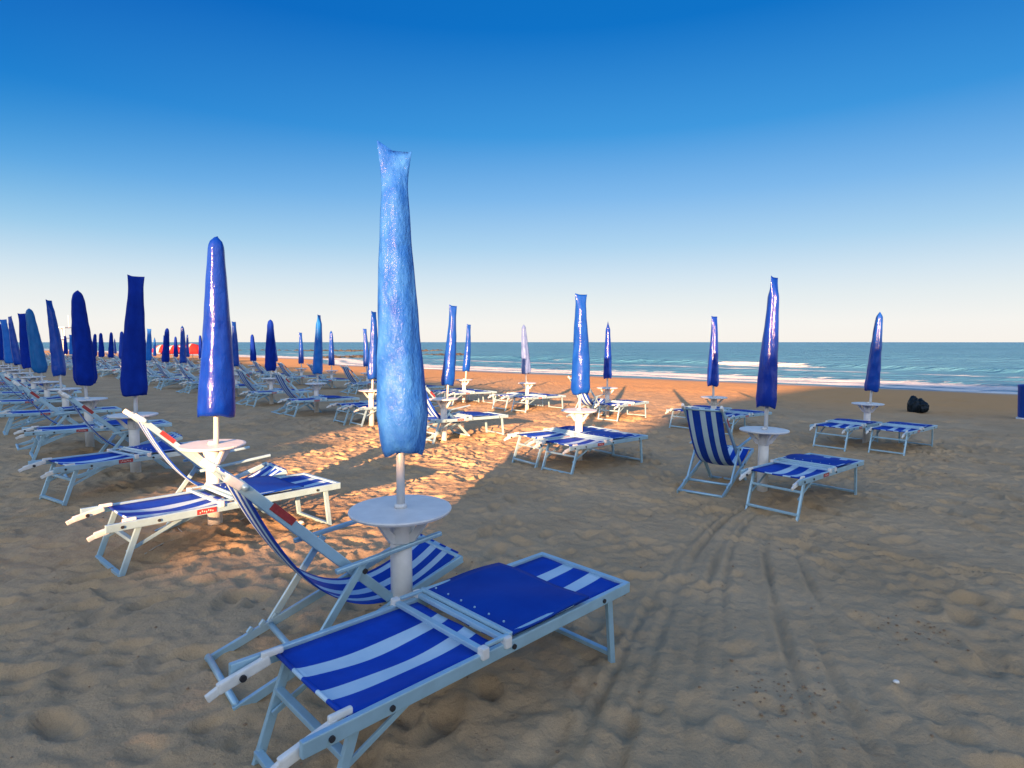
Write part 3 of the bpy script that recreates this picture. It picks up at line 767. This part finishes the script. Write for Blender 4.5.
# --- row B (middle)
B0 = at(762, 494)
put_stand(B0, 'midgloss', 'slim shiny blue parasol standing between the near deckchair and sunbed on the right', 'round white table under the slim shiny blue parasol on the right', 774, 1.0, .6)
bed_px((799, 483), None, 'striped sunbed standing alone on the right under the slim shiny blue parasol', 41)
c_ = (at(681, 490, .02) + at(719, 497, .02)) / 2
put_chair(c_, R(52), 'striped deckchair seen from behind at the right, its back to the camera')
B1 = at(579, 410, TH)
put_stand(B1, 'bluebox', 'leaning blue parasol above two side by side sunbeds in the sunlit middle', 'round white table standing between the two sunlit sunbeds', 582, 1.0, .2)
bed_px((569, 449), (640, 438), 'sunlit striped sunbed, the right one of the pair under the leaning parasol', )
bed_px((533, 441), None, 'sunlit striped sunbed, the left one of the pair under the leaning parasol', 38)
B2 = at(444, 440)
put_stand(B2, 'mid', 'sunlit blue flat topped parasol just right of the nearest parasol', 'sunlit white table just right of the nearest parasol', 453.5, .98, .3)
bed_px((430, 422), (508, 416), 'sunlit striped sunbed just right of the nearest parasol')
put_chair(B2 + AX * -.36 + NX * .33, a_, 'sunlit deckchair half hidden behind the nearest parasol')
B3 = at(371, 390, TH)
put_stand(B3, 'mid', 'slim blue parasol peeping out left of the nearest parasol', 'round white table half hidden left of the nearest parasol', 374, .98, 1.0)
bed_px((358, 409), None, 'shaded striped sunbed just left of the nearest parasol, right one of its pair', 42)
bed_px((341, 407), None, 'shaded striped sunbed just left of the nearest parasol, left one of its pair', 42)
B4 = at(316.7, 413); B5 = at(271.5, 404)
TINY = 'the distant crowd of shaded sunbeds at the far left of the beach'
seqB = [(B4, 'sky', 319), (B5, 'navyround', 270), (None, 'mid', 234), (None, 'mid', 205), (None, 'midround', 182), (None, 'navyround', 167), (None, 'sky', 149), (None, 'mid', 136), (None, 'navyround', 122), (None, 'navyround', 111),
        (None, 'navyround', 101), (None, 'navyround', 96), (None, 'mid', None), (None, 'mid', None), (None, 'sky', None), (None, 'navyround', None), (None, 'mid', None), (None, 'mid', None), (None, 'teal', None)]
prev = B5
for i, (p, k, tx) in enumerate(seqB):
    if p is None: p = prev + STEP; p = on(p.x, p.y); prev = p
    kk = i + 4
    tiny = TINY if kk > 10 else None
    ul = 'closed blue parasol in the distant crowd at the far left of the middle row' if tiny else '%s parasol, %s from the front in the middle row' % (WHAT[k], ORD[kk])
    tl = 'white table in the distant crowd at the far left of the middle row' if tiny else 'round white table under the %s parasol from the front in the middle row' % ORD[kk]
    put_stand(p, k, ul, tl, tx, 1.0, rg.uniform(0, 3))
    module(p, rg, 'middle', kk if not tiny else 0, off=-.66, tiny=tiny)

# --- row C (nearest the sea)
C0 = at(866, 443); C1 = at(714, 397, TH); C2 = at(607, 417); C3 = at(527, 409); C4 = at(464, 379.5, TH)
put_stand(C0, 'midround', 'blue parasol leaning right over two sunbeds, rightmost in the photo', 'rightmost round white table, between two sunbeds', 880, 1.0, 1.0)
bed_px((906, 434), None, 'shaded striped sunbed, right of the rightmost parasol', 40)
bed_px((846, 430), None, 'shaded striped sunbed, left of the rightmost parasol', 40)
put_stand(C1, 'midgloss', 'slim shiny blue parasol behind the deckchair seen from behind', 'round white table behind the deckchair seen from behind', 714, .97, .3)
bed_px((690, 413), None, 'striped sunbed at the edge of the shade, partly behind the deckchair seen from behind', 41)
bed_px((731, 418), None, 'striped sunbed just right of the table behind the deckchair', 41)
put_stand(C2, 'midgloss', 'slim sunlit blue parasol near the water with a deckchair at its left', 'sunlit white table near the water beside a deckchair', 608, .98, 1.4)
bed_px((617, 406.6), (647.5, 402.5), 'sunlit sunbed near the water, right of the slim parasol with the deckchair')
put_chair(C2 + AX * -.75 + NX * .38, R(46), 'sunlit deckchair near the water, behind the leaning parasol')
put_stand(C3, 'pale', 'pale lilac grey parasol, the only pale one near the water', 'sunlit white table under the pale lilac grey parasol', 524, 1.0, .5)
module(C3, rg, 'seaward', 3, 'two', -.66)
put_stand(C4, 'mid', 'slim blue parasol behind the sunlit sky blue one', 'white table under the slim parasol behind the sunlit sky blue one', 469, 1.0, .5)
module(C4, rg, 'seaward', 4, 'two', -.66)
prev = C4
kindsC = ['mid', 'mid', 'midround', 'mid', 'midround', 'navyround', 'pale', 'mid', 'navyround', 'mid', 'navyround', 'mid', 'sky', 'navyround', 'mid', 'mid', 'navyround', 'mid']
for i, k in enumerate(kindsC):
    p = prev + STEP; p = on(p.x, p.y); prev = p; kk = i + 5
    tiny = 'the distant crowd at the far end of the seaward row' if kk > 10 else None
    ul = 'closed blue parasol in the distant crowd at the far end of the seaward row' if tiny else '%s parasol, %s from the right in the seaward row' % (WHAT[k], ORD[kk])
    tl = 'white table in the distant crowd at the far end of the seaward row' if tiny else 'small white table under the %s parasol from the right in the seaward row' % ORD[kk]
    put_stand(p, k, ul, tl, None, rg.uniform(.96, 1.03), rg.uniform(0, 3), rg.uniform(-.03, .03))
    module(p, rg, 'seaward', kk if not tiny else 0, off=-.66, tiny=tiny)

# --- red open parasols, far left by the water
def red_parasol(x, y, label, sc_=1.0):
    root = empty('open_parasol', on(x, y)); tag(root, label, 'parasol', 'open red parasols far down the beach')
    bm = bmesh.new(); tube(bm, [(0, 0, -.2), (0, 0, 1.7)], .025, 8); from_bm('pole', bm, M['white'], root)
    bm = bmesh.new(); lathe(bm, [(1.3, .80), (1.3, .88), (1.1, 1.2), (.75, 1.5), (.35, 1.68), (.05, 1.75)], 16)
    from_bm('canopy', bm, M['redcloth'], root); root.scale = (sc_, sc_, sc_)
def red_cloth():
    m, N, L, p = mat('red_cloth'); v = objco(N, L)
    s = N.new('ShaderNodeSeparateXYZ'); L.new(v, s.inputs[0]); a = N.new('ShaderNodeMath'); a.operation = 'ARCTAN2'
    L.new(s.outputs['Y'], a.inputs[0]); L.new(s.outputs['X'], a.inputs[1]); b = N.new('ShaderNodeMath'); b.operation = 'MULTIPLY'; b.inputs[1].default_value = 3; L.new(a.outputs[0], b.inputs[0])
    c = N.new('ShaderNodeMath'); c.operation = 'SINE'; L.new(b.outputs[0], c.inputs[0])
    r = ramp(N, L, c.outputs[0], [(.0, (.42, .012, .01)), (.80, (.50, .02, .012)), (.86, (.7, .6, .5))]); L.new(r.outputs[0], p.inputs['Base Color']); p.inputs['Roughness'].default_value = .8
    return m
M['redcloth'] = red_cloth()
for i, (px, y, s) in enumerate([(193, 60, 1.15), (174, 64, 1.0), (184, 72, 1.05), (163, 70, 1.0), (200, 74, 1.0)]):
    red_parasol((px - CX) / F * y, y, ['rightmost and largest open red parasol far down the beach', 'open red parasol left of the largest one', 'open red parasol between and behind the nearer two',
        'leftmost open red parasol, far down the beach', 'open red parasol half hidden behind the glossy royal blue one'][i], s)

# --- lifeguard tower, far left
tw = empty('lifeguard_tower', on(-66, 84)); tag(tw, 'slim white lifeguard tower rising behind the far left parasols', 'tower')
for sx_ in (-.7, .7):
    for sy_ in (-.7, .7):
        bm = bmesh.new(); bar(bm, (sx_ * 1.2, sy_ * 1.2, -.2), (sx_, sy_, 2.4), .12, .12); from_bm('leg', bm, M['white'], tw)
bm = bmesh.new(); box(bm, (0, 0, 2.45), (1.9, 1.9, .12)); from_bm('platform', bm, M['white'], tw)
bm = bmesh.new(); box(bm, (0, 0, 4.0), (2.1, 2.1, .12)); from_bm('roof', bm, M['white'], tw)
for sx_ in (-.85, .85):
    for sy_ in (-.85, .85):
        bm = bmesh.new(); box(bm, (sx_, sy_, 3.2), (.09, .09, 1.5)); from_bm('post', bm, M['white'], tw)
bm = bmesh.new(); tube(bm, [(.9, 0, 4.0), (.9, 0, 5.8)], .06, 8); from_bm('mast', bm, M['white'], tw)

# --- breakwater and rock spit
M['rock'] = simple('rock', (.045, .042, .038), .9, 0, .4, 1.5, .4)
def rocks(name, label, a, b, n, wid, size, seed):
    rs = random.Random(seed); bm = bmesh.new()
    for i in range(n):
        t = rs.random(); x = a[0] + (b[0] - a[0]) * t; y = a[1] + (b[1] - a[1]) * t
        s = size * rs.uniform(.6, 1.3)
        r = bmesh.ops.create_icosphere(bm, subdivisions=1, radius=1)
        mt_ = Matrix.Translation((x + rs.uniform(-wid, wid), y + rs.uniform(-wid, wid), WATER + rs.uniform(-.2, .12))) @ Matrix.Rotation(rs.uniform(0, 6), 4, 'Z') @ Matrix.Diagonal((s * rs.uniform(.8, 1.5), s, s * .55, 1))
        for v in r['verts']: v.co *= rs.uniform(.8, 1.15)
        bmesh.ops.transform(bm, matrix=mt_, verts=r['verts'])
    o = from_bm(name, bm, M['rock']); tag(o, label, 'rocks', None, 'stuff')
rocks('breakwater', 'low dark rock breakwater far out along the horizon on the left', (-78, 152), (-18, 150), 260, 1.5, .75, 1)
rocks('rock_spit', 'low brown rock spit reaching into the water left of the nearest parasol', (-29, 88), (-9.5, 108), 190, 1.2, .6, 2)

# --- dark bag heap on the sand at right
M['bag'] = cover_mat('black_bag_plastic', (.002, .008, .014), (.006, .016, .028), .45, .1, 1.0)
pb = at(918, 412)
bg_ = empty('bag_heap', pb); tag(bg_, 'dark bundled bags lying alone on the sand near the water at right', 'bags')
for (dx, dy_, rx, rz_, sd_) in ((-.14, 0, .12, .22, 1), (.10, .04, .20, .17, 2)):
    bm = bmesh.new(); bmesh.ops.create_icosphere(bm, subdivisions=4, radius=1); rs = random.Random(sd_); a, b, c = rs.random() * 6, rs.random() * 6, rs.random() * 6
    for v in bm.verts:
        n = v.co.copy(); f = 1 + .05 * math.sin(14 * math.atan2(n.y, n.x) + 3 * n.z + b) + .08 * math.sin(5 * n.x + a) * math.cos(4 * n.z + b) + .07 * math.sin(11 * n.y + 7 * n.z + c) + .04 * math.sin(19 * n.x + 13 * n.z)
        z = n.z * f; z = max(z, -.75)
        if n.z > .8: z += (n.z - .8) * 1.2
        v.co = Vector((n.x * f * rx + dx, n.y * f * .2 + dy_, (z + .7) * rz_ * 1.15))
    from_bm('bag', bm, M['bag'], bg_, True)

# --- blue bin at the right edge
pb = at(1031, 420)
bn = empty('litter_bin', pb); tag(bn, 'blue beach bin cut by the right edge of the photo', 'bin')
bm = bmesh.new(); lathe(bm, [(.26, .05), (.27, .1), (.30, .85), (.31, .88), (.31, .92), (.28, .92), (.27, .80)], 28); from_bm('drum', bm, M['cover_mid'], bn, True)
bm = bmesh.new(); lathe(bm, [(.30, -.02), (.30, .05), (.27, .06)], 28); from_bm('base', bm, M['white'], bn, True)

M['clod'] = simple('damp_sand_clod', (.26, .17, .10), .95, 0, .25, 40, .6)
rs = random.Random(5); bm = bmesh.new()
for i in range(900):
    y = .9 + 7 * rs.random() ** 1.5; x = rs.uniform(-1, 1.0) * y
    if i % 3: cx_, cy_ = rs.choice([(-.1, 1.6), (.35, 1.75), (.9, 1.5), (1.2, 2.4), (.5, 1.2), (2.2, 3.0), (-.6, 1.4)]); x = cx_ + rs.gauss(0, .12); y = cy_ + rs.gauss(0, .12)
    ii = min(max(int(np.searchsorted(xs, x)), 0), len(xs) - 1); jj = min(max(int(np.searchsorted(ys, y)), 0), len(ys) - 1)
    r = rs.uniform(.003, .009); q = bmesh.ops.create_icosphere(bm, subdivisions=1, radius=r)
    for v in q['verts']: v.co = Vector((v.co.x * rs.uniform(.8, 1.3), v.co.y, v.co.z * .7)) + Vector((x, y, float(Z[jj, ii]) + r * .2))
tag(from_bm('sand_crumbs', bm, M['clod']), 'small moist sand crumbs scattered under and around the nearest sunbed', 'sand crumbs', None, 'stuff')

# --- cords on the sand and small finds
def cord(pts, r, label, name='cord'):
    bm = bmesh.new(); P = [Vector(p) for p in pts]; out = []
    for i in range(len(P) - 1):
        p0 = P[max(i - 1, 0)]; p1 = P[i]; p2 = P[i + 1]; p3 = P[min(i + 2, len(P) - 1)]
        for q in range(8):
            t = q / 8; out.append(.5 * ((2 * p1) + (p2 - p0) * t + (2 * p0 - 5 * p1 + 4 * p2 - p3) * t * t + (3 * p1 - p0 - 3 * p2 + p3) * t ** 3))
    out.append(P[-1]); tube(bm, out, r, 6); o = from_bm(name, bm, M['cord'], None, True); tag(o, label, 'cord'); return o
def Gp(px, py, h=.03):
    p = at(px, py); return (p.x, p.y, p.z + h)
cord([Gp(262, 545, .05), Gp(175, 530, .05), Gp(190, 538), Gp(230, 528), Gp(262, 515, .06)][1:], .004, 'thin pale cord lying on the sand round the table foot under the glossy blue parasol')
cord([Gp(145, 558), Gp(165, 548, .04), Gp(195, 541, .05), Gp(215, 531, .06)], .004, 'thin pale cord from the sunlit sunbed leg to the table foot')
M['shell'] = simple('shell', (.75, .72, .66), .5)
for (a, b, s, lb) in ((301, 526, .028, 'small white shell on the sand behind the nearest deckchair'), (896, 688, .014, 'tiny white shell on the bare sand at lower right')):
    bm = bmesh.new(); bmesh.ops.create_uvsphere(bm, u_segments=16, v_segments=8, radius=1)
    for v in bm.verts:
        k = 1 + .06 * math.cos(9 * math.atan2(v.co.y, v.co.x)); v.co = Vector((v.co.x * s * k, v.co.y * s * k * .8, v.co.z * s * .6))
    o = from_bm('shell', bm, M['shell'], None, True); p = at(a, b); o.location = (p.x, p.y, p.z + .03); tag(o, lb, 'shell')

# the nearest sunbed carries no red label
for o in [o for o in bpy.data.objects if o.name.startswith('label_plate') and o.parent and o.parent.name == 'sunbed']:
    for c in children(o): bpy.data.objects.remove(c)
    bpy.data.objects.remove(o)
